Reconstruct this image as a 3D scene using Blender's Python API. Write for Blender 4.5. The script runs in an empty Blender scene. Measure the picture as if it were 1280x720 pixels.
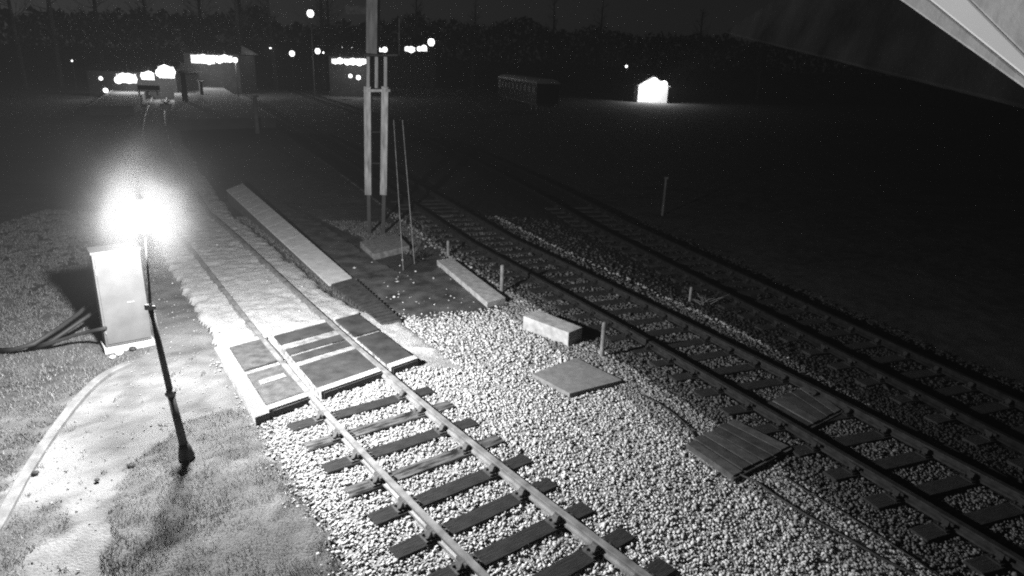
import bpy, bmesh, math, random
import numpy as np
from mathutils import Vector, Matrix, noise as mnoise
random.seed(7); rng = np.random.default_rng(7)
scene = bpy.context.scene
col = scene.collection

# ------------------------------------------------------------------ camera
F, PITCH, ROLL, CH = 861.4, 0.3211, 0.0365, 5.774      # focal length in px of a 1280 px frame
fwd = Vector((0, math.cos(PITCH), -math.sin(PITCH))); r0 = Vector((1, 0, 0)); u0 = r0.cross(fwd)
RI = math.cos(ROLL)*r0 + math.sin(ROLL)*u0; UP = -math.sin(ROLL)*r0 + math.cos(ROLL)*u0
CAM = Vector((0, 0, CH))
def ray(x, y): return RI*(x-640) - UP*(y-360) + fwd*F
def g(x, y, z=0.0):                 # where the sight line of a photo point meets height z
    d = ray(x, y); t = (z-CH)/d.z; return Vector((d.x*t, d.y*t, z))
def at(x, y, dist): return CAM + ray(x, y).normalized()*dist
def at_y(x, y, wy): d = ray(x, y); return CAM + d*(wy/d.y)
def P(p):
    d = Vector(p)-CAM; k = d.dot(fwd); return 640+F*d.dot(RI)/k, 360-F*d.dot(UP)/k
cd = bpy.data.cameras.new('camera'); cam = bpy.data.objects.new('camera', cd); col.objects.link(cam)
M = Matrix((RI, UP, -fwd)).transposed().to_4x4(); M.translation = CAM; cam.matrix_world = M
cd.sensor_width = 36; cd.lens = F/1280*36; cd.clip_start = .05; cd.clip_end = 1500
scene.camera = cam

# ------------------------------------------------------------------ materials
def mat(name, base, rough=.8, var=0.0, scale=8.0, bump=0.0, bscale=None, metal=0.0, attr=None, stretch=None, spec=.3, detail=6, contrast=.25):
    m = bpy.data.materials.new(name); m.use_nodes = True; nt = m.node_tree; b = nt.nodes['Principled BSDF']
    b.inputs['Roughness'].default_value = rough; b.inputs['Metallic'].default_value = metal
    b.inputs['Specular IOR Level'].default_value = spec
    tc = nt.nodes.new('ShaderNodeTexCoord'); mp = nt.nodes.new('ShaderNodeMapping'); nt.links.new(tc.outputs['Object'], mp.inputs[0])
    if stretch: mp.inputs['Scale'].default_value = stretch
    if attr:
        a = nt.nodes.new('ShaderNodeAttribute'); a.attribute_name = attr; src = a.outputs['Fac']
    else: src = None
    if var > 0:
        n = nt.nodes.new('ShaderNodeTexNoise'); n.inputs['Scale'].default_value = scale; n.inputs['Detail'].default_value = detail
        nt.links.new(mp.outputs[0], n.inputs['Vector'])
        r = nt.nodes.new('ShaderNodeMapRange'); r.inputs['From Min'].default_value = .5-contrast; r.inputs['From Max'].default_value = .5+contrast
        r.inputs['To Min'].default_value = base*(1-var); r.inputs['To Max'].default_value = min(.9, base*(1+var))
        nt.links.new(n.outputs['Fac'], r.inputs['Value'])
        if src is not None:
            mul = nt.nodes.new('ShaderNodeMath'); mul.operation = 'MULTIPLY'; nt.links.new(r.outputs[0], mul.inputs[0]); nt.links.new(src, mul.inputs[1])
            nt.links.new(mul.outputs[0], b.inputs['Base Color'])
        else: nt.links.new(r.outputs[0], b.inputs['Base Color'])
    elif src is not None: nt.links.new(src, b.inputs['Base Color'])
    else: b.inputs['Base Color'].default_value = (base, base, base, 1)
    if bump > 0:
        n2 = nt.nodes.new('ShaderNodeTexNoise'); n2.inputs['Scale'].default_value = bscale or scale*3; n2.inputs['Detail'].default_value = 8
        nt.links.new(mp.outputs[0], n2.inputs['Vector'])
        bp = nt.nodes.new('ShaderNodeBump'); bp.inputs['Strength'].default_value = 1; bp.inputs['Distance'].default_value = bump
        nt.links.new(n2.outputs['Fac'], bp.inputs['Height']); nt.links.new(bp.outputs[0], b.inputs['Normal'])
    return m
def emis(name, strength, base=.8):
    m = bpy.data.materials.new(name); m.use_nodes = True; b = m.node_tree.nodes['Principled BSDF']
    b.inputs['Base Color'].default_value = (base, base, base, 1)
    b.inputs['Emission Color'].default_value = (1, 1, 1, 1); b.inputs['Emission Strength'].default_value = strength
    return m
MT = dict(
    ground=mat('ground', 1.0, .95, .35, 2.2, .03, 30, attr='tone', spec=.1),
    path=mat('path_dirt', 1.0, .95, .3, 3.0, .012, 40, attr='tone', spec=.1),
    ballast=mat('ballast_bed', 1.0, .95, .5, 22, .03, 30, attr='tone', spec=.1),
    stone=mat('ballast_stone', 1, .85, 0, attr='tone', spec=.3),
    grass=mat('grass', 1, .8, 0, attr='tone', spec=.2),
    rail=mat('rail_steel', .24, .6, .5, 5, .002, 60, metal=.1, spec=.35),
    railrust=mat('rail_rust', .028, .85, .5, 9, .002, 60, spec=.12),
    sleeper=mat('sleeper_wood', .035, .9, .6, 5, .008, 18, stretch=(1, 9, 9), spec=.15),
    iron=mat('cast_iron', .10, .8, .5, 30, .003, 80),
    panel=mat('rubber_panel', .055, .8, .5, 3.5, .002, 70, spec=.25),
    whitewood=mat('white_painted_wood', .55, .75, .45, 6, .003, 50),
    dirtywood=mat('dusty_wood', .34, .85, .9, 9, .012, 40),
    boarddull=mat('dull_board', .09, .9, .5, 7, .004, 40),
    platedull=mat('grimy_plate', .22, .8, .5, 3, .003, 30, stretch=(3, 3, .5)),
    kerbstone=mat('kerb_stone', .18, .9, .4, 5, .006, 50),
    rampslab=mat('ramp_slab', .72, .9, .2, 4, .004, 60),
    iron_dark=mat('gloom_iron', .018, .8, .5, 30, .003, 80),  # iron darkened, gloom of the two far tracks put into the colour
    plankdark=mat('dark_plank', .055, .9, .5, 6, .005, 40, stretch=(1, 1, 1)),
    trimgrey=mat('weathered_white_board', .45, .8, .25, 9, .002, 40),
    filler=mat('caked_filler', .30, .9, .8, 7, .01, 40, contrast=.3),
    sleeper_d=mat('dusty_sleeper', .08, .9, .8, 3, .008, 18, stretch=(1, 5, 5), spec=.15, contrast=.12),
    railgloom=mat('rail_gloom_rust', .014, .9, .5, 9, .002, 60, spec=.05),  # rust darkened further to paint in the farthest track's gloom
    mast=mat('dark_mast', .10, .8, .5, 3, .003, 30, stretch=(3, 3, .5)),
    concrete=mat('concrete', .5, .9, .35, 6, .006, 60),
    concrete_d=mat('weathered_concrete', .24, .9, .45, 7, .006, 60),
    slabtop=mat('cover_slab', .26, .9, .25, 9, .003, 120),
    cabinet=mat('cabinet_paint', .13, .5, .25, 2.5, 0, spec=.4),
    black=mat('black_paint', .035, .6, .3, 6, .001, 30),
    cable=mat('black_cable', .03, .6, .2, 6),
    white=mat('white_paint', .62, .7, .25, 5, .002, 30),
    lattice=mat('grimy_post_paint', .30, .8, .6, 4, .003, 30, stretch=(3, 3, .5)),
    galv=mat('galvanised_steel', .4, .5, .3, 12, metal=.3),
    brick=mat('dark_brick', .12, .9, .4, 6, .01, 20),
    asphalt=mat('asphalt', .10, .95, .8, 2.2, .01, 60, spec=.1),
    platform=mat('platform_paving', .10, .9, .3, 1.2),
    roof=mat('slate_roof', .07, .8, .4, 1.2, .02, 4),
    wall=mat('station_wall', .02, .9, .3, 1.0),
    coach=mat('coach_paint', .015, .4, .3, .8),
    bark=mat('bark', .035, .95, .4, 4, .02, 12),
    twig=mat('twig', .16, .95, .3, 8),
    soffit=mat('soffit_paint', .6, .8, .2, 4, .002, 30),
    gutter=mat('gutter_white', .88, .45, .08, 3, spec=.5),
    glare=mat('glare_grey', .016, .95, .5, 5, .001, 60, spec=.0),  # dim grey of a lens glare band, carried by an added board
    glass_lit=emis('lantern_glass', 60),
    lamp_far=emis('lit_globe', 3),
    lamp_mid=emis('lit_lamp', 3),
    window_lit=emis('lit_window', 1.6),
    window_dim=emis('dim_window', .004, .06),
)

# ------------------------------------------------------------------ helpers
def tag(o, label=None, cat=None, group=None, kind=None):
    if label: o['label'] = label
    if cat: o['category'] = cat
    if group: o['group'] = group
    if kind: o['kind'] = kind
    return o
def empty(name, loc=(0, 0, 0), rz=0, label=None, cat=None, group=None):
    o = bpy.data.objects.new(name, None); col.objects.link(o); o.location = loc; o.rotation_euler = (0, 0, rz); o.empty_display_size = .2
    return tag(o, label, cat, group)
def npmesh(name, v, f, m, parent=None, smooth=False, tone=None):
    """v (n,3), f (k,3 or 4) arrays -> one mesh object"""
    v = np.asarray(v, np.float32); f = np.asarray(f, np.int32); k = f.shape[1]
    me = bpy.data.meshes.new(name); me.vertices.add(len(v)); me.vertices.foreach_set('co', v.ravel())
    me.loops.add(f.size); me.loops.foreach_set('vertex_index', f.ravel())
    me.polygons.add(len(f)); me.polygons.foreach_set('loop_start', np.arange(0, f.size, k, dtype=np.int32))
    me.update(calc_edges=True)
    if smooth: me.polygons.foreach_set('use_smooth', np.ones(len(f), bool))
    if tone is not None:
        a = me.attributes.new('tone', 'FLOAT', 'POINT'); a.data.foreach_set('value', np.asarray(tone, np.float32))
    me.materials.append(MT[m]); o = bpy.data.objects.new(name, me); col.objects.link(o)
    if parent: o.parent = parent
    return o
class MB:
    def __init__(s): s.v = []; s.f = []
    def add(s, vs, fs):
        n = len(s.v); s.v += [tuple(v) for v in vs]; s.f += [tuple(i+n for i in f) for f in fs]; return s
    def box(s, c, size, rot=None, bev=0):
        hx, hy, hz = size[0]/2, size[1]/2, size[2]/2; c = Vector(c)
        vs = [Vector((x, y, z)) for z in (-hz, hz) for x, y in ((-hx, -hy), (hx, -hy), (hx, hy), (-hx, hy))]
        if rot is not None: vs = [rot @ v for v in vs]
        return s.add([c+v for v in vs], [(0, 3, 2, 1), (4, 5, 6, 7), (0, 1, 5, 4), (1, 2, 6, 5), (2, 3, 7, 6), (3, 0, 4, 7)])
    def hexa(s, bot, top):   # four bottom and four top corners
        return s.add(list(bot)+list(top), [(0, 3, 2, 1), (4, 5, 6, 7), (0, 1, 5, 4), (1, 2, 6, 5), (2, 3, 7, 6), (3, 0, 4, 7)])
    def bar(s, a, b, w, h=None):
        a, b = Vector(a), Vector(b); h = h or w; d = (b-a).normalized()
        x = d.cross(Vector((0, 0, 1)));  x = Vector((1, 0, 0)) if x.length < 1e-3 else x.normalized(); y = d.cross(x)
        q = [(-w/2, -h/2), (w/2, -h/2), (w/2, h/2), (-w/2, h/2)]
        return s.hexa([a+x*i+y*j for i, j in q], [b+x*i+y*j for i, j in q])
    def tube(s, pts, rad, n=10):
        pts = [Vector(p) for p in pts]; rads = rad if isinstance(rad, (list, tuple)) else [rad]*len(pts)
        vs = []; X = None
        for i, p in enumerate(pts):
            d = (pts[min(i+1, len(pts)-1)]-pts[max(i-1, 0)]).normalized()
            if X is None: X = d.cross(Vector((.3, .2, 1)) if abs(d.z) < .9 else Vector((1, 0, 0))).normalized()
            X = (X-d*X.dot(d)).normalized(); Y = d.cross(X)
            vs += [p+(X*math.cos(2*math.pi*k/n)+Y*math.sin(2*math.pi*k/n))*rads[i] for k in range(n)]
        fs = [(i*n+k, i*n+(k+1) % n, (i+1)*n+(k+1) % n, (i+1)*n+k) for i in range(len(pts)-1) for k in range(n)]
        fs += [tuple(range(n-1, -1, -1)), tuple((len(pts)-1)*n+k for k in range(n))]
        return s.add(vs, fs)
    def lathe(s, prof, c=(0, 0, 0), n=16):   # prof: (radius, z)
        c = Vector(c); return s.tube([c+Vector((0, 0, z)) for r, z in prof], [max(r, .001) for r, z in prof], n)
    def build(s, name, m, parent=None, bevel=0, smooth=False):
        me = bpy.data.meshes.new(name); me.from_pydata(s.v, [], s.f); me.update()
        if bevel:
            bm = bmesh.new(); bm.from_mesh(me); bmesh.ops.bevel(bm, geom=bm.edges[:], offset=bevel, segments=2, affect='EDGES', profile=.6); bm.to_mesh(me); bm.free()
        if smooth:
            for p in me.polygons: p.use_smooth = True
        me.materials.append(MT[m]); o = bpy.data.objects.new(name, me); col.objects.link(o)
        if parent: o.parent = parent
        return o
def copy_tree(o, parent=None):
    c = o.copy(); col.objects.link(c); c.parent = parent
    for ch in [x for x in col.objects if x.parent == o]: copy_tree(ch, c)
    return c
def vnoise(x, y, s, seed=0):
    """cheap value noise on arrays"""
    x = np.asarray(x)*s+seed*17.3; y = np.asarray(y)*s+seed*9.1
    xi = np.floor(x).astype(np.int64); yi = np.floor(y).astype(np.int64); fx = x-xi; fy = y-yi
    fx = fx*fx*(3-2*fx); fy = fy*fy*(3-2*fy)
    def h(a, b): 
        n = (a*374761393+b*668265263+seed*1013) & 0xffffffff; n = ((n ^ (n >> 13))*1274126177) & 0xffffffff
        return ((n ^ (n >> 16)) & 0xffff)/65535.0
    return (h(xi, yi)*(1-fx)+h(xi+1, yi)*fx)*(1-fy)+(h(xi, yi+1)*(1-fx)+h(xi+1, yi+1)*fx)*fy
def fbm(x, y, s, seed=0): return (vnoise(x, y, s, seed)+.5*vnoise(x, y, s*2.1, seed+1)+.25*vnoise(x, y, s*4.3, seed+2))/1.75
def inpoly(x, y, poly):
    r = np.zeros(np.shape(x), bool); n = len(poly)
    for i in range(n):
        x1, y1 = poly[i][:2]; x2, y2 = poly[(i+1) % n][:2]
        c = ((y1 > y) != (y2 > y)) & (x < (x2-x1)*(y-y1)/((y2-y1) if y2 != y1 else 1e-9)+x1); r ^= c
    return r
def px_poly(pts, z=0): return [tuple(g(*p, z))[:2] for p in pts]

# ------------------------------------------------------------------ tracks: centre lines on the ground
def fit(Lp, Rp, deg):
    """centre line x(y) from points on the left and on the right rail"""
    c = np.array([0., 0.]); sl = -.6
    co = None
    for it in range(6):
        X, Y = [], []
        for pts, sg in ((Lp, 1), (Rp, -1)):
            for p in pts:
                w = g(*p, .15); d = sl if co is None else np.polyval(np.polyder(co), w.y)
                n = Vector((1, -d)).normalized()
                X.append(w.x+sg*.75*n.x); Y.append(w.y+sg*.75*n.y)
        co = np.polyfit(Y, X, deg)
    return co
T1L = [(390, 495), (450, 565), (504, 619), (559, 673), (595, 709), (325, 415), (228, 300)]
T1R = [(483, 465), (533, 510.5), (584, 550), (663, 611.7), (719, 656), (774, 695), (802, 714), (400, 395), (345, 340), (240, 250)]
T2N = [(540, 285), (593, 310), (662, 350), (734, 388), (790, 417), (813, 428), (913, 485), (993, 535), (1067, 573), (1093, 590), (1193, 650), (1253, 680)]
T2F = [(596, 272), (662, 304), (734, 339), (804, 372), (847, 392), (913, 428), (980, 463), (1047, 503), (1110, 533), (1170, 567), (1227, 598), (1277, 618)]
T3N = [(690, 258), (735, 285), (920, 373), (980, 400), (1147, 487), (1243, 540)]
T3F = [(740, 275-22), (820, 310-18), (1030, 390), (1090, 413), (1280, 510)]
class Line:
    def __init__(s, co, y0, y1, yend, xend):
        ys = np.arange(y0, y1, .25); xs = np.polyval(co, ys); s.p = [(x, y) for x, y in zip(xs, ys)]
        x, y = s.p[-1]; d = Vector((np.polyval(np.polyder(co), y), 1)); L = yend-y        # ease on towards the station
        for k in range(1, 41):
            t = k/40; h1 = 2*t**3-3*t**2+1; h2 = t**3-2*t**2+t; h3 = -2*t**3+3*t**2; h4 = t**3-t**2
            s.p.append((h1*x+h2*d.x*L*.8+h3*xend+h4*(xend-x)*.95, y+(yend-y)*t))
        s.p = [Vector((a, b)) for a, b in s.p]; s.s = [0]
        for a, b in zip(s.p, s.p[1:]): s.s.append(s.s[-1]+(b-a).length)
        s.s = np.array(s.s); s.X = np.array([q.x for q in s.p]); s.Y = np.array([q.y for q in s.p])
    def pos(s, d): return Vector((np.interp(d, s.s, s.X), np.interp(d, s.s, s.Y)))
    def dir(s, d): return (s.pos(d+.2)-s.pos(d-.2)).normalized()
    def near(s, x, y):
        i = int(np.argmin((s.X-x)**2+(s.Y-y)**2)); return s.s[i]
    def dist(s, x, y):      # signed offset (right of the line is positive) on arrays
        best = np.full(np.shape(x), 1e9); off = np.zeros(np.shape(x)); sel = s.p[::3]
        for a, b in zip(sel, sel[1:]):
            d = b-a; L2 = d.length_squared; t = np.clip(((x-a.x)*d.x+(y-a.y)*d.y)/L2, 0, 1)
            ex = x-(a.x+t*d.x); ey = y-(a.y+t*d.y); D = ex*ex+ey*ey; m = D < best
            best = np.where(m, D, best); off = np.where(m, np.sign(ex*d.y-ey*d.x)*np.sqrt(D), off)
        return off
L1 = Line(fit(T1L, T1R, 3), 4.0, 24.0, 120, -59)
L2 = Line(fit(T2N, T2F, 2), 4.0, 22.0, 120, -50)
L3 = Line(fit(T3N, T3F, 1), 4.0, 25.0, 130, -44)

RP = [(-.035, .145), (.035, .145), (.038, .125), (.033, .105), (.010, .095), (.010, .045), (.036, .03), (.040, .002), (-.040, .002), (-.036, .03), (-.010, .045), (-.010, .095), (-.033, .105), (-.038, .125)]
def rail(line, off, s0, s1, parent, m, z0=.03):
    ss = list(np.arange(s0, min(s1, s0+35), .4))+list(np.arange(s0+35, s1, 2.0)) if s1 > s0+35 else list(np.arange(s0, s1, .4))
    vs = []; n = len(RP)
    for q in ss:
        p = line.pos(q); d = line.dir(q); nn = Vector((d.y, -d.x))
        for a, b in RP: w = p+nn*(off+a*1.22); vs.append((w.x, w.y, z0+b))
    fs = [(i*n+k, i*n+(k+1) % n, (i+1)*n+(k+1) % n, (i+1)*n+k) for i in range(len(ss)-1) for k in range(n)]
    mb = MB().add(vs, fs+[tuple(range(n)), tuple((len(ss)-1)*n+k for k in range(n-1, -1, -1))])
    return mb.build('rail', m, parent)
def sleeper_protos(i):
    """sleeper mesh with slightly worn edges, and a chair"""
    bm = bmesh.new(); bmesh.ops.create_cube(bm, size=1)
    for v in bm.verts: v.co = Vector((v.co.x*2.6, v.co.y*.28, v.co.z*.13))
    bmesh.ops.subdivide_edges(bm, edges=[e for e in bm.edges if abs((e.verts[0].co-e.verts[1].co).x) > 1], cuts=11)
    bmesh.ops.bevel(bm, geom=[e for e in bm.edges if e.calc_face_angle(0) > 1], offset=.012, segments=1, affect='EDGES')
    for v in bm.verts:
        q = mnoise.noise_vector(v.co*2.3+Vector((i*5.1, 0, 0))); v.co += Vector((q.x*.01, q.y*.014, q.z*.008 if v.co.z < 0 else q.z*.006))
    me = bpy.data.meshes.new('sleeper'); bm.to_mesh(me); bm.free(); me.materials.append(MT['sleeper_d' if i in (1, 3) else 'sleeper']); return me
SLP = [sleeper_protos(i) for i in range(7)]
cmb = MB()
cmb.box((0, 0, .012), (.36, .19, .024)); 
for sx in (-1, 1):
    cmb.hexa([(sx*.05, -.06, .02), (sx*.14, -.06, .02), (sx*.14, .06, .02), (sx*.05, .06, .02)], [(sx*.045, -.05, .11), (sx*.075, -.04, .11), (sx*.075, .04, .11), (sx*.045, .05, .11)])
    cmb.tube([(sx*.145, .05, .02), (sx*.145, .05, .055)], .017, 6); cmb.tube([(sx*.145, -.05, .02), (sx*.145, -.05, .055)], .017, 6)
cmb.box((-.055, 0, .085), (.035, .2, .045))
_c = cmb.build('rail_chair', 'iron'); CHM = _c.data; CHD = CHM.copy(); CHD.materials.clear(); CHD.materials.append(MT['iron_dark']); bpy.data.objects.remove(_c)
SLEEPERS = []   # (centre, direction, half length) for keeping stones off them
def track(name, label, line, s0, s1, sl, m, twist=0):
    t = empty(name, (0, 0, 0), 0, label, 'railway track')
    rail(line, -.75, s0, s1, t, m); rail(line, .75, s0, s1, t, m)
    for i, q in enumerate(sl):
        p = line.pos(q); d = line.dir(q); a = math.atan2(d.y, d.x)-math.pi/2+twist+random.uniform(-.012, .012)
        sh = random.uniform(-.05, .05)
        o = bpy.data.objects.new('sleeper', SLP[(i*3+i//3) % 7 if m == 'rail' else (0, 2, 4)[i % 3]]); col.objects.link(o); o.parent = t
        o.rotation_euler = (random.uniform(-.01, .01), 0, a); o.location = (p.x+math.cos(a)*sh, p.y+math.sin(a)*sh, -.032+random.uniform(-.004, .006))
        for s_ in (-.75, .75):
            c = bpy.data.objects.new('rail_chair', CHM if m == 'rail' else CHD); col.objects.link(c); c.parent = o; c.location = (s_-sh, 0, .063); c.rotation_euler = (0, 0, math.pi if s_ > 0 else 0)
        SLEEPERS.append((p.x+math.cos(a)*sh, p.y+math.sin(a)*sh, a, 1.3))
    return t
SL1 = [(389, 561), (412, 588), (434, 617), (463, 644), (497, 684)]
SR1 = [(564, 505), (595, 528), (626, 549), (660.5, 573), (698, 600.5), (735.5, 628), (778.6, 656), (827, 689)]
mids = [(g(*a)+g(*b))/2 for a, b in zip(SL1, SR1)]
qs = [L1.near(m_.x, m_.y) for m_ in mids]; sp1 = (qs[0]-qs[-1])/4
d_ = (g(*SR1[1])-g(*SL1[1])); sd = L1.dir(qs[1]); tw1 = math.atan2(d_.y, d_.x)-(math.atan2(sd.y, sd.x)-math.pi/2)
tw1 = (tw1+math.pi) % (2*math.pi)-math.pi
print('sleeper spacing', sp1, 'twist', tw1)
s1list = [qs[0]+sp1*.98*1]+[qs[0]-sp1*i for i in range(0, 9)]
s1list = [q for q in s1list if q > .3]
track('railway_track', 'near railway track with dark sleepers in pale ballast, crossed by white-edged boards', L1, 0.3, 130, s1list, 'rail', tw1)
S2px = [(1023, 593), (1073, 618), (1118, 653), (1157, 677), (1190, 693)]
q2 = [L2.near(*((g(*a)+Vector((.85, .85, 0)))[:2])) for a in S2px]; print('T2 spacing', [q2[i]-q2[i+1] for i in range(4)])
base2 = q2[2]
s2list = [base2+.72*k for k in range(-6, 32) if base2+.72*k > .2]
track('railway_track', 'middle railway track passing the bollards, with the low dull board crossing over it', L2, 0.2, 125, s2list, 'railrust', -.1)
s3list = [1.0+.75*k for k in range(0, 34)]
track('railway_track', 'farthest of the three railway tracks, rusty and coloured darker for the gloom at the right', L3, 0.2, 125, s3list, 'railgloom')

# ------------------------------------------------------------------ regions on the ground
kerb_px = [(-30, 690), (-5, 655), (25, 600), (60, 545), (97, 497), (128, 468), (160, 452)]
path_poly = px_poly([(-60, 760), (-8, 655), (25, 598), (60, 543), (97, 495), (128, 466), (160, 450), (190, 436), (182, 400), (190, 330), (205, 285), (228, 300), (325, 415), (283, 437), (325, 520), (375, 600), (470, 760)])
ballast_left = px_poly([(283, 440), (325, 520), (352, 590), (385, 640), (440, 725), (480, 800), (1500, 900), (1500, 300), (1000, 200), (640, 190), (560, 240), (560, 330), (640, 380), (600, 390), (508, 396), (455, 388), (340, 330), (215, 215), (185, 215), (222, 300), (325, 415)])
dark_poly = px_poly([(302, 226), (455, 300), (500, 315), (545, 325), (625, 378), (600, 388), (505, 398), (440, 350)])
grass_polys = [px_poly([(128, 760), (140, 640), (190, 560), (240, 520), (300, 512), (345, 570), (395, 640), (450, 760)]),
               px_poly([(20, 640), (75, 625), (80, 660), (30, 700), (60, 760), (-60, 760), (-30, 700)])]
def reg(x, y):
    wx = x+.5*(fbm(x, y, 1.6, 3)-.5)+.12*(vnoise(x, y, 9, 4)-.5); wy = y+.5*(fbm(x, y, 1.6, 8)-.5)+.12*(vnoise(x, y, 9, 5)-.5)
    path = inpoly(wx, wy, path_poly); gr = np.zeros(np.shape(x), bool)
    for p in grass_polys: gr |= inpoly(wx, wy, p)
    d1, d2, d3 = L1.dist(x, y), L2.dist(x, y), L3.dist(x, y)
    bal = inpoly(x+.2*(fbm(x, y, 3, 9)-.5), y+.2*(fbm(x, y, 3, 10)-.5), ballast_left)
    bal |= (np.abs(d1) < 1.45+.3*fbm(x, y, 2, 3)) & (y > 12)
    bal |= (np.abs(d2) < 1.9) | (np.abs(d3) < 1.8)
    bal &= d3 < 1.8
    dk = inpoly(x, y, dark_poly); bal &= ~dk
    return path, gr, bal, dk, d1, d2, d3
# ground: fine sheet near the camera, coarse ring out to the horizon, in one mesh
def axis(lo, hi, step, far): 
    a = list(np.arange(lo, hi, step)); s_ = step; x = hi
    while x < far: a.append(x); s_ *= 1.35; x += s_
    a.append(far); return a
xs = sorted(set([-v for v in axis(0, 18, .14, 900)]+axis(0, 18, .14, 900))); ys = sorted([5-v for v in axis(0.14, 1, .5, 300)]+axis(5, 34, .14, 1200))
GX, GY = np.meshgrid(np.array(xs), np.array(ys)); gx, gy = GX.ravel(), GY.ravel()
path, gr, bal, dk, d1, d2, d3 = reg(gx, gy)
n1 = fbm(gx, gy, .8, 1); n2 = fbm(gx, gy, 5, 2)
tone = .13+.10*(n1-.5)+.14*(n2-.5)
tone = np.where(gr, .16+.16*(n2-.5), tone)
onpath = path & ~gr; n3 = fbm(gx, gy, 2.2, 71); tone = np.where(onpath, .25+.22*(n2-.5)+.2*(n1-.5)+.2*(n3-.5), tone)
tone = np.where(dk, .08+.08*(n2-.5), tone)
tone = np.where((d2 > 1.9), tone*.45, tone)  # gloom painted in: ground darkened right of the middle track
gz = -.03+.05*(n1-.5)+.04*(n2-.5)*(~onpath); gz = np.where(bal, -.06, gz)
gz = np.where(gr, gz+.03, gz)
W_ = len(xs); idx = np.arange(len(xs)*len(ys)).reshape(len(ys), len(xs))
fq = np.stack([idx[:-1, :-1].ravel(), idx[:-1, 1:].ravel(), idx[1:, 1:].ravel(), idx[1:, :-1].ravel()], 1)
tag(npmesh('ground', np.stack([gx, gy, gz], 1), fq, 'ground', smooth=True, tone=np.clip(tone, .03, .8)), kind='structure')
# ballast bed: a lumpy sheet under the loose stones
st = .09; bx = np.arange(-34, 19, st); by = np.arange(5, 52, st); BX, BY = np.meshgrid(bx, by); x_, y_ = BX.ravel(), BY.ravel()
pb, gb, bb, db, e1, e2, e3 = reg(x_, y_)
bz = -.022+.03*(vnoise(x_, y_, 14, 21)-.5)+.02*(vnoise(x_, y_, 5, 22)-.5)
north = (np.abs(e1) < 2.2) & (y_ > 13)
bz = np.where(north, bz+.09, bz)
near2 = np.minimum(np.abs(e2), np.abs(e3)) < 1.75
bt = np.where(np.abs(e3) < 1.8, .02, np.where(near2, .05, np.where(e2 > 1.75, .05, .6)))*(.8+.5*(vnoise(x_, y_, 18, 31)-.3)); bt = np.where(north, .78*(.7+.5*fbm(x_, y_, 7, 33)), bt)  # grime and gloom painted into the bed round the far tracks
B = bb.reshape(BX.shape); mbl = B.astype(float)
for _ in range(3):
    pd = np.pad(mbl, 1, mode='edge'); mbl = (pd[:-2, 1:-1]+pd[2:, 1:-1]+pd[1:-1, :-2]+pd[1:-1, 2:]+pd[1:-1, 1:-1])/5
dip = np.clip((1-mbl.ravel())*2.6+.9*(vnoise(x_, y_, 6, 77)-.5), 0, 1); dip = dip*dip*(3-2*dip)
bz = bz-(bz+.10)*dip; bt = bt*(1-.45*dip)
ib = np.arange(x_.size).reshape(BX.shape)
keep = B[:-1, :-1] & B[:-1, 1:] & B[1:, 1:] & B[1:, :-1]
fb = np.stack([ib[:-1, :-1][keep], ib[:-1, 1:][keep], ib[1:, 1:][keep], ib[1:, :-1][keep]], 1)
used = np.unique(fb); rm = np.full(x_.size, -1); rm[used] = np.arange(len(used))
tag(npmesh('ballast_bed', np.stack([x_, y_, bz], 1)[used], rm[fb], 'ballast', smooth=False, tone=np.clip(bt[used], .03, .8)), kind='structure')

# loose stones
def ico():
    bm = bmesh.new(); bmesh.ops.create_icosphere(bm, subdivisions=1, radius=1); v = np.array([list(q.co) for q in bm.verts]); f = np.array([[q.index for q in t.verts] for t in bm.faces]); bm.free(); return v, f
IV, IF = ico()
def stones(name, X, Y, Z, S, T, label=None):
    n = len(X); nv = len(IV)
    v = IV[None]*(1+.28*rng.standard_normal((n, nv, 1))).clip(.5, 1.5)
    v = v*np.stack([S*rng.uniform(.75, 1.35, n), S*rng.uniform(.65, 1.1, n), S*rng.uniform(.45, .8, n)], 1)[:, None, :]
    a = rng.uniform(0, 6.28, n); b = rng.uniform(-.6, .6, n); ca, sa, cb, sb = np.cos(a), np.sin(a), np.cos(b), np.sin(b)
    x = v[..., 0]*cb[:, None]-v[..., 2]*sb[:, None]; z = v[..., 0]*sb[:, None]+v[..., 2]*cb[:, None]; y = v[..., 1]
    X2 = x*ca[:, None]-y*sa[:, None]+X[:, None]; Y2 = x*sa[:, None]+y*ca[:, None]+Y[:, None]; Z2 = z+Z[:, None]
    V = np.stack([X2, Y2, Z2], -1).reshape(-1, 3); Fc = (IF[None]+(np.arange(n)*nv)[:, None, None]).reshape(-1, 3)
    o = npmesh(name, V, Fc, 'stone', tone=np.repeat(T, nv)); return tag(o, label, kind='stuff')
sx_, sy_, ss_ = [], [], []
for (ya, yb, dens, size) in ((5, 12, 720, .0205), (12, 17, 420, .0255), (17, 26, 110, .034)):
    xa, xb = -11, 16 if yb < 20 else 10
    n = int((xb-xa)*(yb-ya)*dens); X = rng.uniform(xa, xb, n); Y = rng.uniform(ya, yb, n)
    # keep what the camera can plausibly see
    vis = np.abs(X) < (Y*.80+3.2); X, Y = X[vis], Y[vis]
    sx_.append(X); sy_.append(Y); ss_.append(size*rng.lognormal(-.08, .32, len(X)).clip(.45, 2.0))
X = np.concatenate(sx_); Y = np.concatenate(sy_); S = np.concatenate(ss_)
_, gs0, bs, ds, _, _, _ = reg(X+rng.normal(0, .13, len(X)), Y+rng.normal(0, .13, len(X)))
ps, gs, _, _, f1, f2, f3 = reg(X, Y)
stray = (rng.random(len(X)) < .018) & (Y > 12) & (X > -4.5) & (f3 < 1.8); bs = bs | (stray & (f1 > 2.2))
north = (np.abs(f1) < 2.2) & (Y > 12.3)
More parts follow.
